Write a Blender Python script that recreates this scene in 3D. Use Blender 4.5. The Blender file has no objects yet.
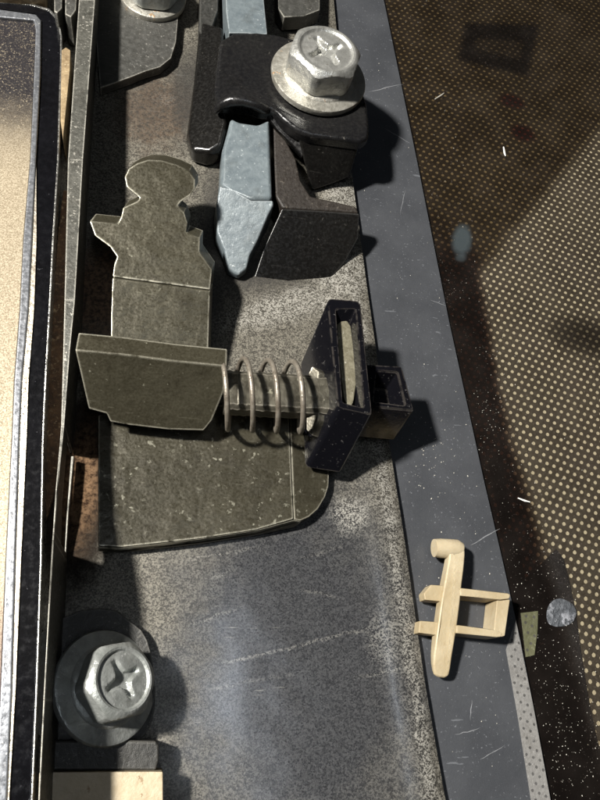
import bpy, bmesh, math, random
from mathutils import Vector, Matrix, noise
random.seed(7)
scene = bpy.context.scene
COL = scene.collection
scene.unit_settings.system = 'METRIC'
scene.unit_settings.scale_length = 0.01          # 1 unit = 1 cm

# ------------------------------------------------------------------ camera
S = 0.0133                                       # cm per design unit
FOC, PW, PH = 700.0, 600.0, 800.0
ZC = Vector((150.0, 300.0, 700.0)).normalized()  # plate normal in camera axes
XC = (Vector((1, 0, 0)) - ZC * ZC.x).normalized()
YC = ZC.cross(XC)
R = Matrix((XC, YC, ZC))                         # camera axes -> place axes
CAM = R @ Vector((0, 0, FOC))                    # design units
H = CAM.z
def P(u, v, z=0.0):                              # point of the place (design units) at height z
    d = R @ Vector((u - 300.0, 400.0 - v, -FOC))
    t = (z - CAM.z) / d.z
    return CAM + d * t
def W(u, v, z=0.0):
    return P(u, v, z) * S

cam_d = bpy.data.cameras.new('camera')
cam = bpy.data.objects.new('camera', cam_d); COL.objects.link(cam)
cam.matrix_world = Matrix.Translation(CAM * S) @ R.to_4x4()
cam_d.sensor_fit = 'VERTICAL'; cam_d.sensor_height = 24.0
cam_d.lens = 24.0 * FOC / PH
cam_d.clip_start = 0.05; cam_d.clip_end = 500
scene.camera = cam

# ------------------------------------------------------------------ world, lamps, exposure
world = bpy.data.worlds.new('World'); scene.world = world; world.use_nodes = True
bg = world.node_tree.nodes['Background']
bg.inputs[0].default_value = (0.55, 0.6, 0.7, 1); bg.inputs[1].default_value = 0.006

def lamp(name, kind, loc, target, energy, color, **kw):
    d = bpy.data.lights.new(name, kind); d.energy = energy; d.color = color
    for k, v in kw.items(): setattr(d, k, v)
    o = bpy.data.objects.new(name, d); COL.objects.link(o)
    o.location = loc * S
    o.rotation_euler = ((target - loc).to_track_quat('-Z', 'Y')).to_euler()
    return o
ctr = P(280, 420, 0)
key_loc = ctr + Vector((-1850, 240, 2430))
lamp('torch_light', 'SPOT', key_loc, ctr, 180000, (1.0, 0.965, 0.90), shadow_soft_size=125 * S, spot_size=math.radians(40), spot_blend=0.5)
def overhead(name, u0, u1, v0, v1, h, energy, color):
    # area lamp hung h above the plate where the plate mirrors it between these columns and rows
    C0 = Vector((CAM.x, CAM.y, 0))
    q = [P(u, v, 0) for u in (u0, u1) for v in (v0, v1)]
    q = [p + (p - C0) * (h / H) for p in q]
    xs = [p.x for p in q]; ys = [p.y for p in q]
    loc = Vector(((q[0].x + q[1].x + q[2].x + q[3].x) / 4, sum(ys) / 4, h))
    wx = ((q[2].x + q[3].x) - (q[0].x + q[1].x)) / 2; wy = abs((q[0].y + q[2].y) - (q[1].y + q[3].y)) / 2
    o = lamp(name, 'AREA', loc, loc - Vector((0, 0, 1)), energy, color)
    o.data.shape = 'RECTANGLE'; o.data.size = wx * S; o.data.size_y = wy * S
    o.rotation_euler = (0, 0, math.atan2(q[1].y - q[0].y, q[1].x - q[0].x) + math.pi / 2)
    return o
overhead('ceiling_tube_light', 172, 222, 625, 900, 2000, 640, (0.84, 0.91, 1.0))
overhead('added_panel_light', -140, 45, 250, 700, 2000, 130, (1.0, 0.96, 0.88))  # added soft panel, brightens the chrome and fills the shade
scene.view_settings.view_transform = 'Standard'
scene.view_settings.look = 'None'
scene.view_settings.exposure = 0.0; scene.view_settings.gamma = 1.0
scene.view_settings.use_curve_mapping = False
scene.render.engine = 'CYCLES'
scene.cycles.max_bounces = 8; scene.cycles.transparent_max_bounces = 12
scene.cycles.use_denoising = True

# ------------------------------------------------------------------ node helpers
class NT:
    def __init__(self, name):
        self.m = bpy.data.materials.new(name); self.m.use_nodes = True
        self.t = self.m.node_tree; self.n = self.t.nodes; self.l = self.t.links
        self.bsdf = self.n['Principled BSDF']; self.out = self.n['Material Output']
        self.co = self.n.new('ShaderNodeTexCoord').outputs['Object']
    def put(self, sock, v):
        if hasattr(v, 'is_output'): self.l.new(v, sock)
        elif isinstance(v, (tuple, list, Vector)):
            v = tuple(v); sock.default_value = v if len(v) == len(sock.default_value) else (v + (1,))
        else: sock.default_value = v
    def math(self, op, a, b=0.0, c=0.0, clamp=False):
        n = self.n.new('ShaderNodeMath'); n.operation = op; n.use_clamp = clamp
        for i, v in enumerate((a, b, c)): self.put(n.inputs[i], v)
        return n.outputs[0]
    def mix(self, f, a, b):
        n = self.n.new('ShaderNodeMix'); n.data_type = 'RGBA'
        self.put(n.inputs[0], f); self.put(n.inputs[6], a); self.put(n.inputs[7], b)
        return n.outputs[2]
    def noise(self, scale, detail=4.0, rough=0.55, co=None, dist=0.0):
        n = self.n.new('ShaderNodeTexNoise'); n.inputs['Scale'].default_value = scale
        n.inputs['Detail'].default_value = detail; n.inputs['Roughness'].default_value = rough
        n.inputs['Distortion'].default_value = dist
        self.l.new(co or self.co, n.inputs['Vector']); return n.outputs['Fac']
    def voro(self, scale, feature='F1', co=None, out='Distance'):
        n = self.n.new('ShaderNodeTexVoronoi'); n.feature = feature; n.inputs['Scale'].default_value = scale
        self.l.new(co or self.co, n.inputs['Vector']); return n.outputs[out]
    def ramp(self, f, a, b, va=0.0, vb=1.0):
        n = self.n.new('ShaderNodeMapRange'); n.interpolation_type = 'SMOOTHSTEP'
        self.put(n.inputs[0], f)
        for i, v in enumerate((a, b, va, vb)): n.inputs[i + 1].default_value = v
        return n.outputs[0]
    def mapping(self, scale=(1, 1, 1), rot=(0, 0, 0), loc=(0, 0, 0)):
        n = self.n.new('ShaderNodeMapping'); self.l.new(self.co, n.inputs[0])
        n.inputs['Scale'].default_value = scale; n.inputs['Rotation'].default_value = rot; n.inputs['Location'].default_value = loc
        return n.outputs[0]
    def vec(self, op, a, b):
        n = self.n.new('ShaderNodeVectorMath'); n.operation = op
        self.put(n.inputs[0], a); self.put(n.inputs[1], b)
        return n.outputs['Value'] if op in ('DOT_PRODUCT', 'LENGTH', 'DISTANCE') else n.outputs[0]
    def side(self, p, q, soft, wob=0.0, wscale=2.0):
        # 1 on the left of the line p->q (points of the place, cm), soft edge in cm
        d = (q - p); nn = Vector((-d.y, d.x, 0)).normalized()
        v = self.math('SUBTRACT', self.vec('DOT_PRODUCT', self.co, nn), p.dot(nn))
        if wob: v = self.math('ADD', v, self.math('MULTIPLY', self.math('SUBTRACT', self.noise(wscale, 3), 0.5), wob))
        return self.ramp(v, -soft, soft)
    def spot(self, c, rx, ry=None, soft=0.4, wob=0.5, wscale=4.0, rot=0.0):
        ry = ry or rx
        n = self.n.new('ShaderNodeMapping'); n.vector_type = 'TEXTURE'; self.l.new(self.co, n.inputs[0])
        n.inputs['Location'].default_value = (c.x, c.y, 0); n.inputs['Rotation'].default_value = (0, 0, rot)
        n.inputs['Scale'].default_value = (rx, ry, 50)
        v = self.vec('LENGTH', n.outputs[0], (0, 0, 0))
        if wob: v = self.math('ADD', v, self.math('MULTIPLY', self.math('SUBTRACT', self.noise(wscale, 4), 0.5), wob))
        return self.ramp(v, 1 + soft, 1 - soft)
    def bump(self, h, strength=0.3, dist=0.02):
        n = self.n.new('ShaderNodeBump'); n.inputs['Strength'].default_value = strength; n.inputs['Distance'].default_value = dist
        self.put(n.inputs['Height'], h); self.l.new(n.outputs[0], self.bsdf.inputs['Normal']); return n.outputs[0]
    def set(self, **k):
        for a, v in k.items(): self.put(self.bsdf.inputs[{'color': 'Base Color', 'metal': 'Metallic', 'rough': 'Roughness', 'spec': 'Specular IOR Level', 'coat': 'Coat Weight', 'coatr': 'Coat Roughness', 'sss': 'Subsurface Weight'}[a]], v)
        return self.m

def worn(name, c1, c2, spk, rough=0.5, metal=0.0, big=1.2, fine=14.0, spk_amt=0.62, bump=0.25, edge=None, spec=0.5, spk_scale=22.0, grain=0.5, scr=0.25, stain=0.3, wave=0.0):
    t = NT(name)
    f = t.ramp(t.noise(big, 6, 0.6), 0.3, 0.7)
    g = t.ramp(t.noise(fine, 5, 0.65), 0.3, 0.7)
    c = t.mix(t.math('ADD', t.math('MULTIPLY', f, 1 - grain), t.math('MULTIPLY', g, grain)), c1, c2)
    if stain:
        dk = t.n.new('ShaderNodeMix'); dk.data_type = 'RGBA'; dk.blend_type = 'MULTIPLY'
        t.put(dk.inputs[0], t.math('MULTIPLY', t.ramp(t.noise(2.6, 6, 0.7, None, 0.6), .5, .68), stain)); t.put(dk.inputs[6], c); t.put(dk.inputs[7], (.35, .31, .26))
        c = dk.outputs[2]
    s = t.math('MULTIPLY', t.ramp(t.noise(spk_scale, 3, 0.6), spk_amt, spk_amt + 0.07), t.ramp(t.noise(big * 1.7, 2), 0.35, 0.65))
    sc = t.ramp(t.noise(5, 2, 0.5, t.mapping((0.5, 9, 1), (0, 0, 0.7))), 0.70, 0.74)
    s = t.math('MAXIMUM', s, t.math('MULTIPLY', sc, scr))
    c = t.mix(s, c, spk)
    if edge is not None:
        bv = t.n.new('ShaderNodeBevel'); bv.samples = 4; bv.inputs['Radius'].default_value = 0.035
        ge = t.n.new('ShaderNodeNewGeometry')
        e = t.ramp(t.vec('DOT_PRODUCT', bv.outputs[0], ge.outputs['Normal']), 0.992, 0.90)
        e = t.math('MULTIPLY', e, t.ramp(t.noise(7, 4), 0.28, 0.5))
        c = t.mix(e, c, edge)
    t.set(color=c, metal=metal, spec=spec, rough=t.math('ADD', rough - 0.1, t.math('MULTIPLY', g, 0.2)))
    if bump: t.bump(t.math('ADD', t.math('ADD', g, t.math('MULTIPLY', s, 0.6)), t.math('MULTIPLY', t.noise(1.8, 3), wave)), bump, 0.02)
    return t.m

M = {}
M['olive_steel'] = worn('olive_steel', (.036, .032, .021), (.066, .060, .041), (.24, .23, .18), 0.36, 0.4, edge=(.60, .57, .46), spk_amt=.615, bump=.12, fine=30, spk_scale=13, stain=.4, wave=45)
M['lever_steel'] = worn('lever_steel', (.044, .039, .025), (.080, .073, .050), (.26, .25, .19), 0.34, 0.45, edge=(.62, .59, .48), spk_amt=.66, bump=.12, stain=.4, wave=45, fine=34, spk_scale=16)
M['grey_steel'] = worn('grey_steel', (.055, .055, .05), (.10, .098, .09), (.3, .29, .26), 0.45, 0.4, edge=(.5, .48, .42))
M['wall_steel'] = worn('wall_steel', (.05, .05, .043), (.11, .107, .092), (.42, .4, .35), 0.5, 0.3, fine=18, edge=(.5, .48, .42), spk_amt=.6)
M['rod_steel'] = worn('rod_steel', (.06, .055, .042), (.16, .148, .115), (.42, .4, .3), 0.4, 0.6, fine=9, spk_scale=12, edge=(.5, .46, .38))
M['spring_wire'] = worn('spring_wire', (.19, .16, .125), (.33, .30, .25), (.13, .08, .05), 0.36, 0.5, fine=10)
M['tip_steel'] = worn('tip_steel', (.15, .135, .09), (.26, .24, .175), (.45, .43, .36), 0.4, 0.35)
M['zinc'] = worn('zinc', (.40, .40, .375), (.56, .56, .53), (.30, .29, .25), 0.34, 0.7, big=2, fine=7, spk_amt=.62, spk_scale=9)
M['zinc_dull'] = worn('zinc_dull', (.25, .265, .25), (.44, .455, .44), (.62, .62, .6), 0.4, 0.45, big=2.5, fine=8)
M['zinc_flange'] = worn('zinc_flange', (.30, .285, .24), (.47, .455, .41), (.42, .27, .15), 0.4, 0.6, big=2, spk_amt=.64, spk_scale=7)
M['blue_grey'] = worn('blue_grey_casting', (.105, .128, .142), (.16, .188, .20), (.32, .35, .36), 0.42, 0.1, big=2, fine=9, edge=(.34, .37, .38), spk_amt=.62, bump=.18)
M['black_plastic'] = worn('black_plastic', (.006, .006, .007), (.014, .0135, .013), (.12, .11, .095), 0.26, 0.0, fine=20, bump=.08, spk_amt=.66, edge=(.05, .05, .05))
M['dusty_black'] = worn('dusty_black_plastic', (.004, .0038, .0036), (.010, .0094, .0085), (.05, .047, .042), 0.24, 0.0, fine=26, spk_amt=.64, edge=(.045, .044, .042), bump=.04)
M['brown_black'] = worn('brown_black_plastic', (.013, .010, .008), (.028, .022, .017), (.11, .095, .075), 0.55, 0.0, fine=22, spk_amt=.63)
M['dark_metal'] = worn('dark_metal', (.022, .022, .020), (.045, .044, .04), (.15, .145, .13), 0.5, 0.2, fine=18, edge=(.16, .155, .14))
M['rust'] = worn('rust', (.05, .026, .014), (.16, .09, .045), (.34, .24, .14), 0.75, 0.0, big=4, fine=16, spk_amt=.56, bump=.6)
M['tan_block'] = worn('tan_block', (.42, .34, .22), (.54, .46, .33), (.22, .13, .06), 0.5, 0.0, big=3, fine=10, spk_amt=.64, spk_scale=8)
M['tan_dirty'] = worn('tan_dirty', (.16, .11, .06), (.36, .27, .15), (.5, .42, .28), 0.55, 0.0, big=3, fine=12)
M['crumb'] = worn('crumb', (.34, .32, .28), (.55, .53, .47), (.3, .25, .17), 0.7, 0.0)
M['speck'] = worn('pale_speck', (.75, .75, .72), (.9, .9, .86), (.6, .5, .4), 0.6, 0.0)
M['residue'] = worn('grey_residue', (.045, .05, .058), (.11, .12, .135), (.3, .31, .34), 0.6, 0.0, fine=16, spk_scale=15, spk_amt=.5, bump=.8)
M['oval_reflection'] = worn('blue_reflection', (.035, .042, .045), (.06, .072, .078), (.1, .12, .12), 0.4, 0.0, fine=16)  # colour of a reflection painted on the pane
M['oval_reflection_tip'] = worn('pale_reflection', (.12, .15, .155), (.2, .24, .25), (.3, .34, .34), 0.5, 0.0, fine=16)  # paler end of that painted reflection
M['backing'] = worn('tan_backing', (.36, .32, .225), (.46, .41, .30), (.2, .16, .1), 0.7, 0.0, big=1.6, stain=.25, scr=0, spk_amt=.72)
M['screen'] = worn('dark_screen', (.036, .029, .021), (.062, .052, .037), (.10, .09, .06), 0.45, 0.2, fine=20, spk_amt=.66)
M['black_print'] = worn('black_print', (.003, .003, .004), (.008, .0075, .009), (.12, .11, .13), 0.45, 0.0, fine=30, spk_amt=.70, spk_scale=26)
M['olive_tab'] = worn('olive_tab', (.075, .075, .04), (.11, .11, .062), (.2, .2, .13), 0.5, 0.0, fine=14)
M['dark_dot'] = worn('dark_dot', (.04, .038, .03), (.07, .066, .055), (.07, .06, .05), 0.6, 0.0)
M['grey_dot'] = worn('grey_dot', (.045, .043, .042), (.09, .088, .085), (.2, .2, .2), 0.6, 0.0)
M['edge_band'] = worn('edge_band', (.15, .145, .14), (.23, .225, .215), (.34, .33, .32), 0.55, 0.0, fine=26, spk_scale=30)

# clip plastics
t = NT('printed_black_plastic')
sp = t.ramp(t.noise(20, 5, .7), .62, .68)
bv = t.n.new('ShaderNodeBevel'); bv.samples = 4; bv.inputs['Radius'].default_value = .02
ge = t.n.new('ShaderNodeNewGeometry')
rim = t.math('MULTIPLY', t.ramp(t.vec('DOT_PRODUCT', bv.outputs[0], ge.outputs['Normal']), .992, .9), t.ramp(t.noise(9, 4), .35, .55))
t.set(color=t.mix(rim, t.mix(sp, (.004, .004, .0055), (.075, .072, .07)), (.045, .040, .036)), rough=t.math('ADD', .08, t.math('MULTIPLY', t.noise(9), .2)), coat=.4, coatr=.1)
t.bump(t.math('ADD', t.math('MULTIPLY', sp, .6), t.noise(22, 4)), .10, .012)
M['printed_black'] = t.m
t = NT('yellowed_plastic')
g = t.ramp(t.noise(1.6, 3, .5), .3, .7)
c = t.mix(g, (.35, .28, .17), (.46, .39, .265))
c = t.mix(t.math('MULTIPLY', t.ramp(t.noise(8, 6, .75), .56, .72), .35), c, (.24, .15, .07))
t.set(color=c, rough=.42, sss=.12)
t.bsdf.inputs['Subsurface Radius'].default_value = (.12, .08, .04); t.bsdf.inputs['Subsurface Scale'].default_value = .5
t.bump(t.noise(14, 5), .35, .02)
M['yellowed'] = t.m

# ------------------------------------------------------------------ mesh helpers
def new_obj(name, me, mat, parent=None, loc=None):
    o = bpy.data.objects.new(name, me); COL.objects.link(o)
    if mat is not None: me.materials.append(mat)
    if parent is not None: o.parent = parent
    elif loc is not None: o.location = loc
    return o
def origin_of(o):
    v = Vector((0, 0, 0))
    while o is not None: v = v + o.location; o = o.parent
    return v
def link_bm(name, bm, mat, parent=None, loc=None, smooth=35):
    """bm in world cm; becomes ONE mesh object under parent (or at loc)"""
    off = origin_of(parent) if parent is not None else (loc if loc is not None else Vector((0, 0, 0)))
    bmesh.ops.translate(bm, verts=bm.verts, vec=-off)
    bmesh.ops.recalc_face_normals(bm, faces=bm.faces)
    me = bpy.data.meshes.new(name); bm.to_mesh(me); bm.free()
    if smooth:
        me.shade_smooth(); me.set_sharp_from_angle(angle=math.radians(smooth))
    o = new_obj(name, me, mat, parent, loc)
    if smooth:
        w = o.modifiers.new('weighted', 'WEIGHTED_NORMAL'); w.weight = 100; w.keep_sharp = True
    return o
def thing(name, label, cat, loc, group=None):
    o = bpy.data.objects.new(name, None); COL.objects.link(o); o.location = loc
    o.empty_display_size = 0.2
    return tag(o, label, cat, group)
def tag(o, label, cat, group=None):
    o['label'] = label; o['category'] = cat
    if group: o['group'] = group
    return o
def solid(bm, top, bot, bev=0.0, seg=2, caps=True):
    """closed solid between two rings of world-cm points"""
    vt = [bm.verts.new(p) for p in top]; vb = [bm.verts.new(p) for p in bot]
    n = len(vt); fs = []
    fs.append(bm.faces.new(vt)); fs.append(bm.faces.new(list(reversed(vb))))
    for i in range(n):
        j = (i + 1) % n
        fs.append(bm.faces.new((vt[j], vt[i], vb[i], vb[j])))
    bmesh.ops.recalc_face_normals(bm, faces=fs)
    if bev:
        es = set(e for f in fs for e in f.edges)
        es = [e for e in es if e.is_manifold and e.calc_face_angle(0) > math.radians(28)]
        bmesh.ops.bevel(bm, geom=es, offset=bev, segments=seg, affect='EDGES', profile=0.5, clamp_overlap=True)
def ring(pts, z=None):
    return [W(p[0], p[1], p[2] if len(p) > 2 else z) for p in pts]
def drop(pts, zb):
    return [Vector((p.x, p.y, zb * S)) for p in pts]
def shift(pts, d):
    return [p + Vector(d) * S for p in pts]
def prism(pts, z, zb, bev=1.5, seg=2):
    bm = bmesh.new(); r = ring(pts, z); solid(bm, r, drop(r, zb), bev * S, seg); return bm
def smooth_poly(pts, it=1):
    for _ in range(it):
        q = []
        for i, p in enumerate(pts):
            a = pts[(i + 1) % len(pts)]
            q.append(tuple(.75 * x + .25 * y for x, y in zip(p, a))); q.append(tuple(.25 * x + .75 * y for x, y in zip(p, a)))
        pts = q
    return pts
def tube(bm, path, r, n=10, cap=True):
    rings = []
    prev = None
    for i, p in enumerate(path):
        d = (path[min(i + 1, len(path) - 1)] - path[max(i - 1, 0)]).normalized()
        if prev is None:
            a = d.orthogonal().normalized()
        else:
            a = (prev - d * prev.dot(d)).normalized()
        prev = a; b = d.cross(a)
        rr = r[i] if isinstance(r, (list, tuple)) else r
        rings.append([bm.verts.new(p + (a * math.cos(2 * math.pi * k / n) + b * math.sin(2 * math.pi * k / n)) * rr) for k in range(n)])
    for i in range(len(rings) - 1):
        for k in range(n):
            bm.faces.new((rings[i][k], rings[i][(k + 1) % n], rings[i + 1][(k + 1) % n], rings[i + 1][k]))
    if cap:
        bm.faces.new(list(reversed(rings[0]))); bm.faces.new(rings[-1])
def sheet(pts, z, th=0.4, bev=0):
    return prism(pts, z, z - th, bev, 1)

# ------------------------------------------------------------------ base plate (the surface everything stands on)
t = NT('worn_plate')
fine = t.math('ADD', t.math('MULTIPLY', t.noise(50, 8, .8), .5), t.math('MULTIPLY', t.noise(95, 3, .7), .5)); mid = t.noise(5, 6, .65); big = t.noise(1.1, 4)
sep = t.n.new('ShaderNodeSeparateColor'); t.l.new(t.voro(58, out='Color'), sep.inputs[0]); grain = sep.outputs[0]
sep2 = t.n.new('ShaderNodeSeparateColor'); t.l.new(t.voro(105, out='Color'), sep2.inputs[0])
gn = t.math('ADD', t.math('ADD', t.math('MULTIPLY', grain, .55), t.math('MULTIPLY', sep2.outputs[0], .45)), t.math('ADD', t.math('MULTIPLY', t.noise(8, 6, .7), .6), t.math('MULTIPLY', fine, .25)))
spk = t.ramp(gn, .62, 1.30)
c_mottle = t.mix(spk, (.040, .036, .029), (.205, .19, .155))
c_slate = t.mix(t.ramp(gn, .55, 1.35), (.030, .031, .034), (.088, .089, .093))
slate = t.spot(W(305, 655), 1.4, 2.2, .5, .7, 2.0, .1)
col = t.mix(slate, c_mottle, c_slate)
# oxide bloom along the right edge, a few patches, and light painted pale in the diagonal band
e1 = t.side(W(446, 800), W(388, 430), .001)
edge = t.ramp(t.math('ABSOLUTE', t.math('ADD', t.math('SUBTRACT', t.vec('DOT_PRODUCT', t.co, Vector((-(W(388, 430) - W(446, 800)).y, (W(388, 430) - W(446, 800)).x, 0)).normalized()), W(431, 800).dot(Vector((-(W(388, 430) - W(446, 800)).y, (W(388, 430) - W(446, 800)).x, 0)).normalized())), t.math('MULTIPLY', t.math('SUBTRACT', mid, .5), .25))), .30, .0)
edge = t.math('ADD', t.math('MULTIPLY', t.math('POWER', edge, 2.2), .55), t.math('MULTIPLY', t.ramp(edge, .80, .97), .6), clamp=True)
ox_light = t.math('MULTIPLY', t.math('MULTIPLY', edge, t.ramp(gn, .74, 1.25)), .8)
for (u, v, rx, ry, k) in ((350, 515, .2, .22, .9), (338, 268, .42, .5, .95), (290, 305, .95, .22, .75), (385, 640, .2, .3, .4), (345, 195, .3, .3, .9), (168, 100, .2, .12, .5)):
    m_ = t.spot(W(u, v), rx, ry, .6, 1.0, 5.0, .42 if u == 290 else 0)
    ox_light = t.math('MAXIMUM', ox_light, t.math('MULTIPLY', m_, t.math('MULTIPLY', t.ramp(gn, .74, 1.25), k)))
# pale scrape lines running across
lines = t.ramp(t.noise(1.0, 5, .6, t.mapping((.55, 9.0, 1), (0, 0, -.16))), .655, .69)
lines = t.math('MULTIPLY', lines, t.ramp(t.noise(7, 3), .42, .6))
ox_light = t.math('MAXIMUM', ox_light, t.math('MULTIPLY', lines, .4))
wob = t.math('MULTIPLY', t.math('SUBTRACT', t.noise(3.5, 5, .7), .5), .16)
for (u0, v0, u1, v1, k) in ((225, 664, 400, 620, .8), (190, 626, 240, 607, .6), (358, 678, 412, 665, .8), (185, 561, 262, 546, .5), (205, 580, 235, 570, .5), (300, 590, 340, 597, .5), (365, 652, 395, 662, .6), (205, 690, 300, 672, .35), (300, 560, 345, 545, .4)):
    p_, q_ = W(u0, v0), W(u1, v1); d_ = (q_ - p_); L_ = d_.length; d_.normalize(); n_ = Vector((-d_.y, d_.x, 0))
    dist = t.math('ABSOLUTE', t.math('ADD', t.math('SUBTRACT', t.vec('DOT_PRODUCT', t.co, n_), p_.dot(n_)), wob))
    along = t.math('ABSOLUTE', t.math('SUBTRACT', t.vec('DOT_PRODUCT', t.co, d_), ((p_ + q_) / 2).dot(d_)))
    ln = t.math('MULTIPLY', t.ramp(dist, .028, .004), t.ramp(along, L_ / 2 + .1, L_ / 2 - .2))
    ox_light = t.math('MAXIMUM', ox_light, t.math('MULTIPLY', t.math('MULTIPLY', ln, t.ramp(gn, .72, 1.15)), k * .45))
col = t.mix(ox_light, col, (.42, .405, .365))
pocket_shade = t.spot(W(78, 485), .5, 1.25, .25, .4)  # shade painted into the pocket around the lit rust
col = t.mix(t.math('MULTIPLY', pocket_shade, .93), col, (.014, .011, .009))
rustm = t.math('MAXIMUM', t.math('MAXIMUM', t.spot(W(81, 482), .2, .62, .75, .7), t.spot(W(104, 290), .5, .75, .5, .8)), t.math('MULTIPLY', t.spot(W(155, 110), .5, .7, .5, 1.0), .6))
rustc = t.mix(t.ramp(t.noise(16, 5, .7), .35, .65), (.024, .014, .009), (.17, .105, .06))
col = t.mix(t.math('MULTIPLY', rustm, .95), col, rustc)
dark = t.math('MAXIMUM', t.spot(W(262, 268), 1.0, .38, .6, .7, 3.0, .3), t.math('MAXIMUM', t.math('MAXIMUM', t.spot(W(192, 95), .36, .95, .5, .6, 3.0, .0), t.math('MULTIPLY', t.spot(W(150, 105), .5, .7, .6, .8, 4.0, .0), .55)), t.spot(W(213, 250), .22, 1.5, .5, .5, 3.0, .0)))  # painted shade: by the housing foot, between lever and bar, upper floor
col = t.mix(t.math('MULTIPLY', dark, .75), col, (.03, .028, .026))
ng = t.math('SUBTRACT', 1.0, pocket_shade)
t.set(color=col, metal=t.math('MULTIPLY', ng, .25), rough=t.math('ADD', t.math('MULTIPLY', pocket_shade, .35), t.math('SUBTRACT', t.math('ADD', .42, t.math('MULTIPLY', fine, .22)), t.math('MULTIPLY', slate, .36))), spec=t.math('MULTIPLY', ng, t.math('ADD', .5, t.math('MULTIPLY', slate, .5))))
t.bump(t.math('ADD', fine, t.math('ADD', t.math('MULTIPLY', mid, .8), t.math('MULTIPLY', ox_light, .8))), .12, .006)
M['plate'] = t.m

def lerp_tab(tab, v):
    for (a, xa), (b, xb) in zip(tab, tab[1:]):
        if a <= v <= b: return xa + (xb - xa) * (v - a) / (b - a)
    return tab[0][1] if v < tab[0][0] else tab[-1][1]
EDGE = [(-160, 318), (0, 334), (180, 353), (290, 368), (430, 388), (540, 405), (680, 425), (805, 447), (960, 474)]
bm = bmesh.new()
NI, NJ = 70, 90
rows = []
for j in range(NJ + 1):
    v = -160 + 1120 * j / NJ
    r_ = []
    for i in range(NI + 1):
        s = i / NI
        u = -150 + (lerp_tab(EDGE, v) + 150) * s
        p = P(u, v, 0)
        z = 0.8 * (noise.noise(p * .012) + .4 * noise.noise(p * .05))
        de = (1 - s) * (lerp_tab(EDGE, v) + 150)
        z += 2.2 * math.exp(-((de - 22) / 11) ** 2) - (1.6 if i == NI else 0)
        z -= 7 * math.exp(-((u - 80) / 20) ** 4 - ((v - 480) / 62) ** 4)
        r_.append(bm.verts.new(Vector((p.x, p.y, z)) * S))
    rows.append(r_)
for j in range(NJ):
    for i in range(NI):
        bm.faces.new((rows[j][i], rows[j + 1][i], rows[j + 1][i + 1], rows[j][i + 1]))
low = [bm.verts.new(Vector((r_[-1].co.x, r_[-1].co.y, -7 * S))) for r_ in rows]
for j in range(NJ): bm.faces.new((rows[j][-1], rows[j + 1][-1], low[j + 1], low[j]))
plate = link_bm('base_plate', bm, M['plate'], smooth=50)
plate['kind'] = 'structure'

# ------------------------------------------------------------------ painted door strip
t = NT('strip_paint')
c = t.mix(t.ramp(t.noise(1.2, 5), .3, .7), (.038, .0405, .046), (.053, .056, .0625))
c = t.mix(t.math('MULTIPLY', t.ramp(t.noise(34, 3, .6), .64, .72), .45), c, (.25, .26, .28))
c = t.mix(t.math('MULTIPLY', t.ramp(t.noise(1.0, 3, .5, t.mapping((3, 14, 1), (0, 0, .5))), .70, .72), .35), c, (.2, .21, .23))
t.set(color=c, rough=t.math('ADD', .36, t.math('MULTIPLY', t.noise(16), .2)), metal=.0, spec=.6)
t.bump(t.noise(40, 3), .15, .01)
M['strip'] = t.m
ZS = -9.0
STRIP_R = [(-160, 352), (0, 384), (160, 417), (320, 449), (480, 484), (617, 516), (707, 534), (800, 551), (960, 584)]
sx = 560
strip_t = thing('door_strip', 'long dark blue grey painted metal strip between worn plate and dotted glass', 'metal strip', W(430, 420, ZS - 3))
def strip_poly(v0, v1, inset=60):
    vs = [v0 + (v1 - v0) * k / 14 for k in range(15)]
    return [(lerp_tab(STRIP_R, v), v) for v in vs], [(lerp_tab(EDGE, v) - inset, v) for v in reversed(vs)]
a, b = strip_poly(-160, 960)
link_bm('strip_plate', prism(a + b, ZS, ZS - 3, .5, 2), M['strip'], strip_t)
band = [(516.6, 620), (525, 662), (534.3, 707), (551.3, 800), (569, 884), (548, 884), (531, 800), (517.5, 715), (506, 650)]
band = [(u - .8, v) if u > 515 and i < 5 else (u, v) for i, (u, v) in enumerate(band)]
link_bm('edge_band', sheet(band, ZS + .35, .35), M['edge_band'], strip_t, smooth=0)
def discs(name, pts, z, r, mat, parent, n=8, sq=1.0):
    bm = bmesh.new()
    for (u, v) in pts:
        p = P(u, v, z)
        ph = random.random()
        bm.faces.new([bm.verts.new((p + Vector((math.cos(2 * math.pi * k / n + ph) * r * random.uniform(.85, 1.1), math.sin(2 * math.pi * k / n + ph) * r * random.uniform(.85, 1.1), 0))) * S) for k in range(n)])
    o = link_bm(name, bm, mat, parent, smooth=0); o['kind'] = 'stuff'; return o
def inside(poly, u, v):
    c_ = False
    for (x1, y1), (x2, y2) in zip(poly, poly[1:] + poly[:1]):
        if (y1 > v) != (y2 > v) and u < (x2 - x1) * (v - y1) / (y2 - y1) + x1: c_ = not c_
    return c_
lat = []
for i in range(-40, 120):
    for j in range(-40, 120):
        u, v = 512 + 6.8 * i - 3.6 * j, 640 + 2.9 * i + 6.8 * j
        if inside(band, u - 1.5, v) and inside(band, u + 1.5, v): lat.append((u, v))
discs('dot', lat, ZS + .45, 1.35, M['grey_dot'], strip_t)
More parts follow.
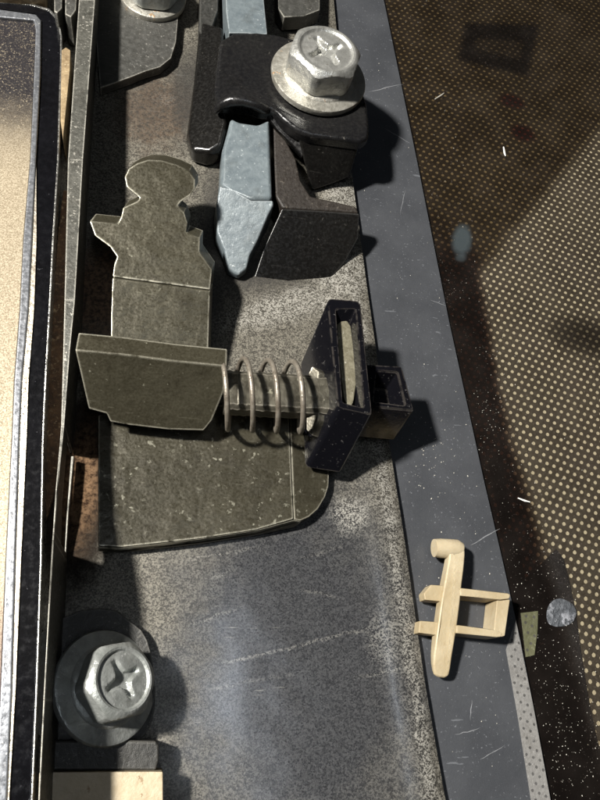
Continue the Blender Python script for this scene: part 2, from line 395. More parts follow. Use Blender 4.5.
# scratches
bm = bmesh.new()
for (u0, v0, u1, v1, w) in ((368, 92, 403, 84, .5), (385, 129, 410, 143, .55), (470, 545, 500, 529, .5), (470, 720, 472, 700, .4), (455, 735, 480, 728, .35), (405, 190, 400, 215, .3), (430, 300, 446, 306, .3), (480, 760, 505, 745, .35)):
    p, q = P(u0, v0, ZS), P(u1, v1, ZS); d = (q - p); nrm = Vector((-d.y, d.x, 0)).normalized() * w
    k = 6; L = []; Rr = []
    for i in range(k + 1):
        m_ = p.lerp(q, i / k) + nrm * random.uniform(-1.5, 1.5); ww = nrm * (math.sin(math.pi * (i + .3) / (k + .6)))
        L.append(bm.verts.new((m_ + ww + Vector((0, 0, .12))) * S)); Rr.append(bm.verts.new((m_ - ww + Vector((0, 0, .12))) * S))
    for i in range(k): bm.faces.new((L[i], L[i + 1], Rr[i + 1], Rr[i]))
o = link_bm('scratch', bm, worn('scratch_bare', (.16, .165, .175), (.28, .285, .3), (.4, .4, .4), .5, .2), strip_t, smooth=0)
o['kind'] = 'stuff'

# ------------------------------------------------------------------ glass window with perforated screen
ZG = ZS - 3.4
glass_t = thing('door_window', 'dusty dark oven door glass over a perforated screen with tan dots', 'window', W(540, 400, ZG - 12))
l1 = [(lerp_tab(STRIP_R, v) - 6, v) for v in range(-160, 961, 80)]
gl = l1 + [(900, 960), (900, -160)]
t = NT('shade_tinted_glass')
t.n.remove(t.bsdf)
tr = t.n.new('ShaderNodeBsdfTransparent'); gs = t.n.new('ShaderNodeBsdfGlossy'); gs.inputs['Roughness'].default_value = .04
fr = t.n.new('ShaderNodeFresnel'); fr.inputs['IOR'].default_value = 1.45
# shadow painted as a darker tint on the upper and strip-side part of the pane
shade_side = t.math('MAXIMUM', t.side(W(606, 122, ZG), W(480, 252, ZG), .22, .15), 0.0)
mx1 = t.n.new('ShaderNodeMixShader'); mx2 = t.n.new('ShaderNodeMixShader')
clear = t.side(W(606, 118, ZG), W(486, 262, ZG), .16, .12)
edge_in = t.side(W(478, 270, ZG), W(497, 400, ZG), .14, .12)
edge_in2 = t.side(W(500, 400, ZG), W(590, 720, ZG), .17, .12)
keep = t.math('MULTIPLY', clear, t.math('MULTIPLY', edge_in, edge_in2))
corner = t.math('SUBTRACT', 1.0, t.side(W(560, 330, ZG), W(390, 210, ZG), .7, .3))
shade_tint = t.mix(t.ramp(t.noise(1.0, 4), .3, .7), (.62, .58, .51), (.68, .64, .57))
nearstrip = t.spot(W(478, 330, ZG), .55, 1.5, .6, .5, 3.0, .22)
shade_tint = t.mix(t.math('MULTIPLY', nearstrip, .8), shade_tint, (.36, .28, .26))
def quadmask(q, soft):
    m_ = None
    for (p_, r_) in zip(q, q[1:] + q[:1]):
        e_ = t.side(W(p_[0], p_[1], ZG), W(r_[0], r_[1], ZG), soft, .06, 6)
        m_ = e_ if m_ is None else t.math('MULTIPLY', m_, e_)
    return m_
box_refl = t.math('SUBTRACT', quadmask([(466, 22), (458, 58), (527, 74), (538, 24)], .09), t.math('MULTIPLY', quadmask([(476, 36), (474, 48), (520, 58), (524, 40)], .06), .6))  # reflected dark box painted into the tint
shade_tint = t.mix(t.math('MULTIPLY', box_refl, .8), shade_tint, (.26, .24, .24))
red_refl = t.math('MAXIMUM', t.spot(W(523, 132, ZG), .2, .16, .5, .6, 6), t.spot(W(512, 100, ZG), .2, .14, .5, .6, 6))  # reddish reflections painted into the tint
shade_tint = t.mix(t.math('MULTIPLY', red_refl, .8), shade_tint, (.42, .20, .17))
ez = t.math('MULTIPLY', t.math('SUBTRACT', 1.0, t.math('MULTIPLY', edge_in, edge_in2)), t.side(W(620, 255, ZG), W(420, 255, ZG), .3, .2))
shade_tint = t.mix(t.math('MULTIPLY', ez, .9), shade_tint, (.34, .26, .24))
tint = t.mix(keep, shade_tint, (.93, .92, .9))
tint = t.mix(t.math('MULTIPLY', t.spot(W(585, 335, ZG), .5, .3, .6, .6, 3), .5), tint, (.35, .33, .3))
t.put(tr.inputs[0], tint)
dif = t.n.new('ShaderNodeBsdfDiffuse')
dif.inputs[0].default_value = (.42, .36, .32, 1)
dust = t.math('MULTIPLY', t.ramp(t.noise(40, 2, .6), .68, .74), .2)
oval_refl = t.math('MULTIPLY', t.spot(W(462, 240, ZG), .15, .30, .35, .5, 6, -.25), .55)  # blue grey oval: a reflection painted on the pane
oval_refl = t.math('ADD', oval_refl, t.math('MULTIPLY', t.spot(W(461, 258, ZG), .09, .06, .5, .6, 9, .4), .3))
dust = t.math('ADD', t.math('ADD', dust, .009), t.math('MULTIPLY', t.ramp(t.noise(2, 4), .3, .8), .012))
geo = t.n.new('ShaderNodeNewGeometry')
t.l.new(t.math('MULTIPLY', fr.outputs[0], t.math('SUBTRACT', 1.0, geo.outputs['Backfacing'])), mx1.inputs[0]); t.l.new(tr.outputs[0], mx1.inputs[1]); t.l.new(gs.outputs[0], mx1.inputs[2])
t.l.new(dust, mx2.inputs[0]); t.l.new(mx1.outputs[0], mx2.inputs[1]); t.l.new(dif.outputs[0], mx2.inputs[2])
mx3 = t.n.new('ShaderNodeMixShader'); dif2 = t.n.new('ShaderNodeBsdfDiffuse')
t.put(dif2.inputs[0], t.mix(t.ramp(oval_refl, .5, .8), (.055, .07, .078), (.14, .175, .185)))
t.l.new(oval_refl, mx3.inputs[0]); t.l.new(mx2.outputs[0], mx3.inputs[1]); t.l.new(dif2.outputs[0], mx3.inputs[2])
t.l.new(mx3.outputs[0], t.out.inputs[0])
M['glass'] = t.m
# the masks are written in place coordinates: keep the pane's own origin at the place's origin
def link_world(name, bm, mat, parent, smooth=35):
    o = link_bm(name, bm, mat, None, Vector((0, 0, 0)), smooth)
    o.parent = parent; o.matrix_parent_inverse = Matrix.Translation(-origin_of(parent)); return o
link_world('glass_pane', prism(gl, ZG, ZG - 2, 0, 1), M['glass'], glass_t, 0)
# screen: one cell per hole, rings of eight, with a wall down each hole
ZP = ZG - 4
o0 = P(560.5, 514.5, ZP); a1 = P(567.6, 517.3, ZP) - o0; a2 = P(564.0, 523.8, ZP) - P(567.6, 517.3, ZP)
verts, faces = [], []
lo = lambda v: lerp_tab(STRIP_R, v) - 3
inv = Matrix(((a1.x, a2.x), (a1.y, a2.y))).inverted()
def proj(p):
    d = R.transposed() @ (p - CAM); return 300 - FOC * d.x / d.z, 400 + FOC * d.y / d.z
for i in range(-75, 75):
    for j in range(-120, 75):
        c0 = o0 + a1 * i + a2 * j
        u, v = proj(c0)
        if not (-40 < v < 850 and lo(v) < u < 690): continue
        b0 = len(verts)
        outer = [(-.5, -.5), (0, -.5), (.5, -.5), (.5, 0), (.5, .5), (0, .5), (-.5, .5), (-.5, 0)]
        for (x, y) in outer: verts.append((c0 + a1 * x + a2 * y) * S)
        r0 = .295 * a1.length
        for dz in (0, -.8):
            for (x, y) in outer:
                d = (a1 * x + a2 * y).normalized() * r0
                verts.append((c0 + d + Vector((0, 0, dz))) * S)
        for k in range(8):
            q = (k + 1) % 8
            faces.append((b0 + k, b0 + q, b0 + 8 + q, b0 + 8 + k)); faces.append((b0 + 8 + k, b0 + 8 + q, b0 + 16 + q, b0 + 16 + k))
me = bpy.data.meshes.new('perforated_screen'); me.from_pydata(verts, [], faces); me.update()
o = new_obj('perforated_screen', me, M['screen'], glass_t); o.matrix_parent_inverse = Matrix.Translation(-origin_of(glass_t)); o['kind'] = 'stuff'
link_bm('backing', prism([(u, v) for u, v in gl], ZP - 1.0, ZP - 3, 0, 1), M['backing'], glass_t, smooth=0)
# black printed border just below the pane
bord = [(508, 592), (516, 618), (534, 707), (553, 800), (588, 960), (640, 960), (612, 800), (592, 720), (582, 660), (574, 600), (560, 545), (545, 560), (530, 575)]
link_bm('border_and_reflection', prism(smooth_poly(bord, 1), ZG - 2.3, ZG - 2.9, 0, 1), M['black_print'], glass_t, smooth=0)
for q in ([(487, 459), (501, 456), (506, 490), (512, 522), (501, 525), (494, 490)], [(503, 534), (516, 531), (524, 575), (528, 598), (513, 602), (506, 570)]):  # dark bars reflected in the glass, built as black sheets
    link_bm('border_and_reflection', prism(q, ZG - 2.25, ZG - 2.28, 0, 1), worn('black_reflection', (.003, .003, .0035), (.006, .006, .007), (.05, .05, .05), .5, spk_amt=.72), glass_t, smooth=0)
tabo = thing('olive_tab', 'small olive tab with dark dots stuck on glass beside the tan clip', 'tab', W(530, 635, ZG))
tp = [(521, 613), (538, 611), (537.5, 630), (534.5, 655), (526, 657)]
link_bm('tab_sheet', sheet(tp, ZG + .9, .8), M['olive_tab'], tabo, smooth=0)
discs('dot', [(525.5, 622.5), (532, 626), (528, 632.5), (534.5, 636), (524.6, 639.5) if 0 else (530.8, 643.5), (527.5, 650), (526, 616), (534, 617)], ZG + 1.0, 1.5, M['dark_dot'], tabo)

def blob(name, outline, z, hgt, mat, label, cat, part=None):
    bm = bmesh.new()
    pts = smooth_poly(outline, 2)
    c_ = Vector((0, 0, 0)); L = [P(u, v, z) for u, v in pts]
    for p in L: c_ += p
    c_ /= len(L)
    prev = [bm.verts.new(p * S) for p in L]
    for s, hh in ((.85, .75), (.6, 1), (.3, 1.0)):
        cur = []
        for p in L:
            q = c_.lerp(p, s); q.z = z + hgt * hh * random.uniform(.5, 1.2); cur.append(bm.verts.new(q * S))
        for i in range(len(L)): bm.faces.new((prev[i], prev[(i + 1) % len(L)], cur[(i + 1) % len(L)], cur[i]))
        prev = cur
    bm.faces.new(prev)
    return tag(link_bm(name, bm, mat, None, c_ * S, 80), label, cat)
blob('glue_residue', [(548, 606), (553, 600), (560, 598), (566, 600), (573, 604), (577, 612), (574, 622), (566, 626), (556, 627), (548, 624), (546, 615)], ZG, 1.6, M['residue'], 'crusty grey glue spot on the black edge of glass right of tan clip', 'residue')
# ------------------------------------------------------------------ bolts
def bolt(name, base, axis, spin, label, hm, fm, Rf=55.0, af=37.0, hh=30.0, under=4.0):
    loc = base * S
    root = thing(name, label, 'bolt', loc, 'flange bolts holding the latch parts')
    ax = axis.normalized(); e1 = Vector((1, 0, 0)); e1 = (e1 - ax * e1.dot(ax)).normalized(); e2 = ax.cross(e1)
    T = lambda x, y, z: (base + e1 * x + e2 * y + ax * z) * S
    def lathe(bm, prof, n, rf=None):
        rs = []
        for (r, z) in prof:
            rs.append([bm.verts.new(T(*(lambda a: (math.cos(a) * (rf(a - spin, r, z) if rf else r), math.sin(a) * (rf(a - spin, r, z) if rf else r), z))(2 * math.pi * k / n))) for k in range(n)])
        for i in range(len(rs) - 1):
            for k in range(n): bm.faces.new((rs[i][k], rs[i][(k + 1) % n], rs[i + 1][(k + 1) % n], rs[i + 1][k]))
        return rs
    bm = bmesh.new()
    rs = lathe(bm, [(Rf - 8, -under), (Rf - 1, -under + .6), (Rf, 1), (Rf - 1, 3.2), (Rf - 3, 4), (Rf - 12, 5.2), (Rf - 14, 7.5), (Rf - 18, 8.5), (10, 9)], 72)
    link_bm('flange', bm, fm, root, smooth=40)
    bm = bmesh.new()
    top = 8 + hh
    def hexr(a, r, z):
        k = (a % (math.pi / 3)) - math.pi / 6
        h = af / math.cos(k)
        h = min(h, af * 1.10)
        cone = af * .93 + (top - z) * 1.15
        cone2 = af * 1.02 + (z - 6) * 1.5
        return min(h, cone, cone2) if r > 100 else r
    prof = [(200, 7), (200, 9.5), (200, 12)] + [(200, top - 9 + 9 * k / 8) for k in range(9)] + [(af * .88, top + .6), (af * .82, top + .2), (af * .77, top - 1.6)]
    rs = lathe(bm, prof, 96, hexr)
    # dished top with a cross recess
    kf = 37.0 / af
    def hz(x, y):
        x *= kf; y *= kf
        r = math.hypot(x, y)
        c_, s_ = math.cos(spin + .35), math.sin(spin + .35)
        X, Y = abs(x * c_ + y * s_), abs(-x * s_ + y * c_)
        m = min(X, Y); Lg = max(X, Y)
        wdt = 2.9 + 4.6 * math.exp(-(Lg / 8.5) ** 2)
        k = 1 / (1 + math.exp((m - wdt) * 2.6)) * 1 / (1 + math.exp((Lg - 20) * .9))
        return top + (-2.2 + 1.3 * (1 - (r / 29) ** 2) - 7.0 * k * (1 - .35 * Lg / 22)) / kf
    prev = rs[-1]; n = 96
    for q in range(1, 22):
        r = af * .77 * (1 - q / 22)
        cur = []
        for k in range(n):
            a = 2 * math.pi * k / n; x, y = r * math.cos(a), r * math.sin(a); cur.append(bm.verts.new(T(x, y, hz(x, y))))
        for k in range(n): bm.faces.new((prev[k], prev[(k + 1) % n], cur[(k + 1) % n], cur[k]))
        prev = cur
    bm.faces.new(prev)
    link_bm('hex_head', bm, hm, root, smooth=28)
    return root
bolt('flange_bolt', P(318.5, 77, 62), Vector((0.02, .0, 1)), .25, 'bright zinc flange bolt on top of the black clamp', M['zinc'], M['zinc_flange'])
bolt('flange_bolt', P(105, 687, 28), Vector((.60, .22, 1)), .30, 'dull grey flange bolt leaning in shadow above the tan block', M['zinc_dull'], M['zinc_dull'], 43, 26.5, 21)
bolt('flange_bolt', P(153, -3, 16), Vector((.0, .0, 1)), .1, 'flange bolt cut off by the top edge of the photo at upper left', M['zinc_dull'], M['zinc_flange'], 40, 30, 22)

# ------------------------------------------------------------------ steel flange (upright wall) at the left
wl = thing('steel_flange', 'tall worn grey steel flange running along the black window frame', 'flange', W(70, 300, 0))
ZW = 62
right = [(105, -160), (95, 0), (83, 160), (75, 300), (70, 350), (64, 430), (57.5, 490), (52.5, 560), (45, 700), (40, 800), (33, 960)]
left = [(31, 960), (38.2, 800), (43.3, 700), (51, 560), (55.6, 490), (61, 430), (62.5, 380), (64.5, 300), (68, 160), (79, 0), (87, -160)]
bm = bmesh.new()
def wall_bit(v0, v1, top, zb):
    vs = [v0 + (v1 - v0) * k / 5 for k in range(6)]
    rt = sorted((v, u) for u, v in right); lt = sorted((v, u) for u, v in left)
    tz = lambda v: lerp_tab([(-160, 50), (0, 52), (160, 60), (300, 68), (430, 70), (500, 80), (560, 94), (960, 98)], v) if top is None else top
    r_ = [W(lerp_tab(rt, v), v, tz(v)) for v in vs] + [W(lerp_tab(lt, v), v, tz(v)) for v in reversed(vs)]
    solid(bm, r_, drop(r_, zb), .5 * S, 2)
for v0, v1 in ((-160, 0), (0, 160), (160, 300), (300, 425), (540, 700), (700, 960)): wall_bit(v0, v1, None, -3)
# a long slot added low in the wall to let light onto the rusty pocket
wall_bit(425, 532, None, 44)
wall_bit(532, 540, None, -3)
bm2 = bm
r_ = [Vector((p.x, p.y, 7 * S)) for p in ring([(64, 425), (57.5, 490), (54, 540), (52.5, 540), (55.6, 490), (61, 425)], 86)]
solid(bm, r_, drop(r_, -3), .4 * S, 1)
link_bm('flange_wall', bm, M['wall_steel'], wl)
link_bm('rust_ledge', prism([(67.5, 190), (64.4, 300), (62.3, 380), (60.8, 430), (55.3, 490), (46, 520), (44, 440), (47, 380), (53, 300), (58, 230), (63, 190)], 8, 2, 1.2), M['rust'], wl)

# ------------------------------------------------------------------ framed panel on the left
t = NT('bronze_mirror')
dustm = t.ramp(t.noise(55, 5, .7), .34, .66)
topm = t.side(W(-20, 118, 28), W(40, 140, 28), .75, .7)          # dark reflection painted on the upper end of the panel
botm = t.side(W(30, 620, 28), W(-30, 590, 28), .45, .3)  # browner lower end, mirror reflection painted into the colour
c = t.mix(dustm, (.28, .225, .15), (.48, .41, .30))
c = t.mix(t.math('MULTIPLY', botm, .75), c, (.17, .105, .085))
dark_refl = t.math('MULTIPLY', topm, t.ramp(t.noise(38, 6, .8), .66, .54))
c = t.mix(dark_refl, c, (.02, .018, .02))
t.set(color=c, metal=t.math('SUBTRACT', .3, t.math('MULTIPLY', dark_refl, .3)), rough=t.math('ADD', .26, t.math('MULTIPLY', dustm, .25)))
t.bump(t.noise(30, 3), .15, .01)
M['bronze'] = t.m
M['chrome'] = worn('chrome', (.22, .23, .25), (.33, .34, .365), (.9, .88, .82), .34, .7, fine=18, spk_amt=.66, bump=.1)
M['silver_edge'] = worn('silver_edge', (.36, .36, .35), (.55, .54, .5), (.2, .18, .15), .3, .9, fine=14)
M['gloss_black'] = worn('gloss_black', (.003, .003, .0035), (.006, .006, .0075), (.3, .3, .33), .12, 0.0, fine=12, spk_amt=.69, spk_scale=16, bump=.05, scr=0, stain=0)
M['pale_rim'] = worn('pale_speckled_rim', (.28, .24, .19), (.72, .66, .55), (.05, .04, .04), .35, .5, fine=22, spk_amt=.6)
fr_t = thing('framed_panel', 'bronze mirror panel in glossy black frame with chrome trim', 'panel', W(15, 400, 20))
ZF = 28
in_r = [(-30, 14), (34, 20), (35.5, 30), (34, 70), (30, 160), (23, 240), (19.5, 310), (14, 380), (11.5, 440), (5.5, 560), (0, 690), (-6, 820), (-16, 960)]
ch_r = [(-30, 5), (36, 14), (41, 20), (40.5, 70), (36, 160), (32, 240), (28.5, 310), (22, 380), (19.5, 440), (15.5, 560), (12, 690), (6, 820), (-4, 960)]
pl_r = [(41.3, 22), (40.8, 70), (36.3, 160), (36.5, 240), (34, 310), (28.5, 380), (26.5, 440), (21, 560), (15.5, 690), (8, 820), (-2, 960)]
ou_r = [(-30, 0), (30, 5), (48, 10), (57, 20), (60, 36), (60, 60), (57, 160), (52, 240), (48.5, 310), (44.5, 380), (42, 440), (40, 560), (35.5, 690), (30, 820), (24, 960)]
ed_r = [(-30, -2), (31, 3.4), (49.5, 8.6), (59, 19), (62, 36), (62, 60), (59, 160), (54, 240), (50.5, 310), (46.5, 380), (43.8, 440), (41.8, 560), (37.5, 690), (32, 820), (26, 960)]
link_bm('mirror_panel', prism(in_r + [(-140, 960), (-140, 14)], ZF - 3, ZF - 8, .4), M['bronze'], fr_t)
fr_t.children[0].parent = None
mp = [o for o in bpy.data.objects if o.name == 'mirror_panel'][0]
me = mp.data; me.transform(Matrix.Translation(origin_of(fr_t))); mp.parent = fr_t; mp.matrix_parent_inverse = Matrix.Translation(-origin_of(fr_t)); mp.location = (0, 0, 0)
link_bm('chrome_trim', prism(ch_r + list(reversed(in_r)), ZF + 1, ZF - 8, 1.6, 3), M['chrome'], fr_t)
link_bm('speckled_rim', prism(pl_r + list(reversed(ch_r[2:])), ZF - .5, ZF - 8, .5), M['pale_rim'], fr_t)
link_bm('bezel', prism(ou_r + list(reversed(pl_r)) + [(36, 13.7), (-30, 4.7)], ZF - 2, 1, .8), M['gloss_black'], fr_t)
link_bm('edge_trim', prism(ed_r + list(reversed(ou_r)), ZF - 1, 1, .6), M['silver_edge'], fr_t)
# bits seen in the gap above the frame
tag(link_bm('tan_strip', prism([(61.5, 50), (66, 47), (70.5, 50), (70, 70), (66, 110), (63, 140), (60.5, 120), (61, 80)], 40, 5, 1), M['tan_dirty'], None, W(66, 90, 0)), 'narrow dirty tan strip in the gap between frame and flange', 'strip')
tag(link_bm('steel_stub', prism([(54, -20), (63, -20), (62, 8), (57, 13), (54, 11)], 46, 5, 1.5), M['grey_steel'], None, W(58, 0, 0)), 'small grey stub above the rounded frame corner', 'stub', 'grey stubs above the black frame')
tag(link_bm('steel_stub', prism([(65, -20), (78, -20), (76, 10), (71, 17), (65, 14)], 44, 5, 1.5), M['grey_steel'], None, W(71, 0, 0)), 'wider grey stub touching the top of the steel flange', 'stub', 'grey stubs above the black frame')
tag(link_bm('tan_bar', prism([(-60, -40), (44, -40), (44, -3), (20, -3), (-60, -10)], 36, 5, 1), M['tan_dirty'], None, W(0, -20, 0)), 'dirty tan bar behind the top of the black frame', 'bar')

# ------------------------------------------------------------------ small plate under the top left bolt
tag(link_bm('bolt_plate', prism([(100, -120), (179, -120), (178, 20), (176, 42), (171, 58), (160, 67), (146, 71), (131, 77), (100, 88), (96, 40)], 13, 2, 1), M['grey_steel'], None, W(140, 20, 0)), 'grey plate with clipped corner under the upper left bolt', 'plate')

# ------------------------------------------------------------------ latch lever: upright profile, folded shank, block, rod
lev = thing('latch_lever', 'olive steel latch lever with round head, thick block and rod through the spring', 'lever', W(160, 340, 10))
prof_u = [(137.5, 196), (126.5, 187), (124.5, 177), (128.5, 169), (137, 163.5), (148, 160), (161, 160.5), (177, 165), (189, 171), (195, 180), (195, 189), (190, 196), (181, 202), (177.5, 206), (184, 212), (187.5, 223), (186, 233), (200, 238), (199.5, 252), (212, 270), (210, 290)]
prof_l = [(112.5, 277), (114, 265), (117, 257), (110, 247), (95, 236), (89.5, 221), (117.5, 224), (121, 217), (123, 208), (138, 201), (139.5, 198)]
def zz(v): return 58 + (283 - v) * .32
bm = bmesh.new()
def on_plane(u, v, a, b, c):
    n_ = (b - a).cross(c - a); d = R @ Vector((u - 300.0, 400.0 - v, -FOC))
    return (CAM + d * ((a - CAM).dot(n_) / d.dot(n_))) * S
pl3 = (P(112.5, 277.5, 48), P(210, 290.4, 46), P(160, 160, 78))
front = [on_plane(u, v, *pl3) for u, v in prof_u + prof_l]
solid(bm, front, shift(front, (3, 17, -10)), 1.0 * S, 2)
link_bm('head_plate', bm, M['lever_steel'], lev, smooth=18)
bm = bmesh.new()
pl4 = (P(112.5, 278.4, 47.6), P(210, 291.4, 45.4), P(160, 357, 29))
sh = [on_plane(u, v, *pl4) for u, v in ((112.5, 278.4), (210, 291.4), (209, 320), (208, 362), (111, 352), (111, 320))]
solid(bm, sh, shift(sh, (2.5, 15, -8)), .8 * S, 2)
link_bm('shank', bm, M['lever_steel'], lev)
bm = bmesh.new()
pl5 = (P(75, 350, 82), P(227, 366, 82), P(150, 428, 37))
fb = [on_plane(u, v, *pl5) for u, v in ((75, 350), (120, 354), (175, 361), (227, 366), (226, 378), (224, 392), (212, 421), (204, 431), (168, 430), (130, 425.5), (110, 422), (106.5, 414), (88.5, 409))]
solid(bm, fb, shift(fb, (0, 19, -4)), 1.2 * S, 2)
link_bm('block', bm, M['lever_steel'], lev, smooth=18)
# rod: flat bar lying along the spring
RA, RB = P(224, 392.5, 50), P(330, 398, 50)
rd = (RB - RA).normalized(); side_ = Vector((0, 0, 1)).cross(rd).normalized()
bm = bmesh.new()
nn = 26; rings_ = []
for k in range(nn + 1):
    p = RA.lerp(RB, k / nn)
    hw, hz_ = 19 + random.uniform(-.7, .7), 11 + random.uniform(-.6, .6)
    rings_.append([bm.verts.new((p + side_ * (hw * x) + Vector((0, 0, hz_ * y))) * S) for x, y in ((-1, -.7), (-.8, -1), (.8, -1), (1, -.7), (1, .6), (.8, .95), (.1, 1.1), (-.8, .95), (-1, .6))])
for k in range(nn):
    for q in range(9): bm.faces.new((rings_[k][q], rings_[k][(q + 1) % 9], rings_[k + 1][(q + 1) % 9], rings_[k + 1][q]))
bm.faces.new(rings_[0]); bm.faces.new(rings_[-1])
link_bm('rod', bm, M['rod_steel'], lev, smooth=30)
tip = [(337, 324), (341, 321), (347, 320), (351, 326), (353.5, 345), (356, 366), (356.5, 383), (354, 400), (351, 408), (347.5, 408), (344, 398), (341.5, 380), (339.5, 362), (338, 342)]
link_bm('rod_tip', prism(tip, 63, 40, 1.5, 2), M['tip_steel'], lev)

# ------------------------------------------------------------------ spring
spr = []
turns, x0, x1 = 4.0, -5.0, 84.0
for k in range(int(turns * 40) + 1):
    a = k / 40.0
    f = a / turns
    xx = x0 + (x1 - x0) * f
    ang = 2 * math.pi * a - math.pi * .35
    p = P(217, 393, 50) + rd * xx + side_ * (32.5 * math.cos(ang)) + Vector((0, 0, 32.5 * math.sin(ang)))
    spr.append(p * S)
bm = bmesh.new(); tube(bm, spr, 2.45 * S, 12)
tag(link_bm('coil_spring', bm, M['spring_wire'], None, P(265, 395, 20) * S, 60), 'steel coil spring round the rod between olive block and black clip', 'spring')

# ------------------------------------------------------------------ bracket plate under the block
br = thing('bracket_plate', 'wide olive steel bracket plate with rounded corner under the spring', 'bracket', W(210, 490, 2))
low_ = [(98, 415), (180, 405), (288.5, 405), (290, 440), (293.5, 519), (255, 530), (200, 538.5), (150, 544), (122, 547), (98, 546)]
link_bm('plate_face', prism(low_, 17, 4, 1.2), M['olive_steel'], br)
fl = [(289.2, 405, 17), (318, 405, 12), (326, 455, 11), (329, 474, 11), (328.5, 486, 11), (325, 497, 11), (318, 509, 11), (309, 517, 12), (300, 521, 14), (294.2, 519.5, 17)]
bm = bmesh.new(); r_ = ring(fl); solid(bm, r_, drop(r_, 3), .8 * S, 2)
link_bm('bent_edge', bm, M['olive_steel'], br)
lip = [(98, 546.6, 16), (122, 547.6, 16), (150, 544.6, 16), (200, 539.1, 16), (255, 530.6, 16), (294, 520, 16), (301, 521.6, 13), (295, 526, 9), (255, 534.5, 9), (200, 543, 9), (150, 548.5, 9), (122, 551.5, 9), (98, 550.5, 9)]
bm = bmesh.new(); r_ = ring(lip); solid(bm, r_, drop(r_, 4), .3 * S, 1)
link_bm('front_lip', bm, M['olive_steel'], br)

# ------------------------------------------------------------------ black printed clip on the rod end
clip = thing('printed_clip', 'glossy black printed plastic clip pushed onto the rod end', 'clip', W(345, 450, 5))
ZT = 72
A_, B_, C_, D_ = (327.5, 298), (360.5, 301), (372.5, 415), (338, 407.5)
def rquad(q, r):
    out = []
    for i in range(4):
        p = Vector(q[i]); a = Vector(q[i - 1]); b = Vector(q[(i + 1) % 4])
        d1, d2 = (a - p).normalized(), (b - p).normalized()
        for s in (0, .33, .67, 1):
            x = p + d1 * r * (1 - s) ** 2 + d2 * r * s ** 2
            out.append((x.x, x.y))
    return out
outer = rquad([A_, B_, C_, D_], 5)
inner = rquad([(336.2, 309), (355.8, 308.5), (363.8, 407.5), (343, 402.3)], 2.5)
botz = 22
E_ = [(300.5, 361), (334, 366), (341.5, 473), (305, 467.5)]
outer_b = rquad(E_, 5)
inner_b = [(u, v) for u, v in rquad([(309, 370), (330, 370), (338, 466), (312, 461)], 2.5)]
bm = bmesh.new()
to, ti = ring(outer, ZT), ring(inner, ZT)
bo, bi = ring(outer_b, botz), ring(inner_b, botz + 3)
V = [[bm.verts.new(p) for p in L] for L in (to, ti, bo, bi)]
n = len(to)
for k in range(n):
    q = (k + 1) % n
    bm.faces.new((V[0][k], V[0][q], V[1][q], V[1][k])); bm.faces.new((V[0][q], V[0][k], V[2][k], V[2][q])); bm.faces.new((V[1][k], V[1][q], V[3][q], V[3][k]))
bm.faces.new(V[3]); bm.faces.new(V[2])
bmesh.ops.recalc_face_normals(bm, faces=bm.faces)
es = [e for e in bm.edges if e.is_manifold and e.calc_face_angle(0) > math.radians(50)]
bmesh.ops.bevel(bm, geom=es, offset=1.2 * S, segments=2, affect='EDGES', clamp_overlap=True)
link_bm('sleeve', bm, M['printed_black'], clip, smooth=30)
# raised collar where the rod enters
bm = bmesh.new()
cb = ring([(306, 378, 56), (312, 366, 62), (319, 371, 62), (318, 420, 56), (312, 436, 46), (306, 430, 44)])
solid(bm, cb, shift(cb, (14, 0, -8)), 1.2 * S, 2)
link_bm('rod_collar', bm, M['rod_steel'], clip)
# side hook
bm = bmesh.new()
ho = rquad([(364, 364), (402, 366), (414.5, 411), (366, 406)], 3.5); hi = rquad([(377, 371), (397.5, 372.5), (405, 405), (374, 401)], 2)
ZH = 52
hob = rquad([(352, 392), (385, 395), (395.5, 440.5), (356, 437)], 3.5); hib = rquad([(366, 388), (386, 390), (392, 422), (366, 420)], 2)
V = [[bm.verts.new(p) for p in L] for L in (ring(ho, ZH), ring(hi, ZH), ring(hob, 20), ring(hib, 32))]
for k in range(n):
    q = (k + 1) % n
    bm.faces.new((V[0][k], V[0][q], V[1][q], V[1][k])); bm.faces.new((V[0][q], V[0][k], V[2][k], V[2][q])); bm.faces.new((V[1][k], V[1][q], V[3][q], V[3][k]))
bm.faces.new(V[3]); bm.faces.new(V[2])
bmesh.ops.recalc_face_normals(bm, faces=bm.faces)
es = [e for e in bm.edges if e.is_manifold and e.calc_face_angle(0) > math.radians(50)]
bmesh.ops.bevel(bm, geom=es, offset=1.0 * S, segments=2, affect='EDGES', clamp_overlap=True)
link_bm('side_hook', bm, M['printed_black'], clip, smooth=30)

# ------------------------------------------------------------------ black latch housing with clamp
hs = thing('latch_housing', 'black plastic latch housing with hood, clamp and sloping foot', 'housing', W(300, 200, 0))
# one smooth moulding: hood over the grey bar running on as the plate under the bolt
bm = bmesh.new()
hd = ring(smooth_poly([(221, 33, 58), (268, 31, 62), (300, 40, 60), (350, 58, 59), (366, 95, 58), (370, 128, 57), (368, 142, 57), (336, 138, 57), (303, 134, 57), (286, 122, 58), (273, 108, 60), (262, 106, 62), (253, 101, 64), (240, 99, 64), (226, 102, 60), (217, 106, 54), (214, 90, 50), (217, 60, 50)], 1))
solid(bm, hd, drop(hd, 40), 5.5 * S, 5)
link_bm('hood', bm, M['black_plastic'], hs, smooth=60)
bm = bmesh.new(); tube(bm, [W(216, 111, 46), W(221, 105, 54), W(231, 101, 60), W(243, 101, 62), W(255, 104.5, 61), W(264, 109, 58), W(269, 110, 54)], [3.5 * S, 5.5 * S, 6.5 * S, 6.5 * S, 6 * S, 5 * S, 4 * S], 14)
link_bm('hood_lip', bm, M['black_plastic'], hs, smooth=60)
bm = bmesh.new()
tp_ = ring([(297, 137, 47.5), (334, 141, 47.5), (360, 145, 47.5), (357, 118, 47.5), (300, 105, 47.5)])
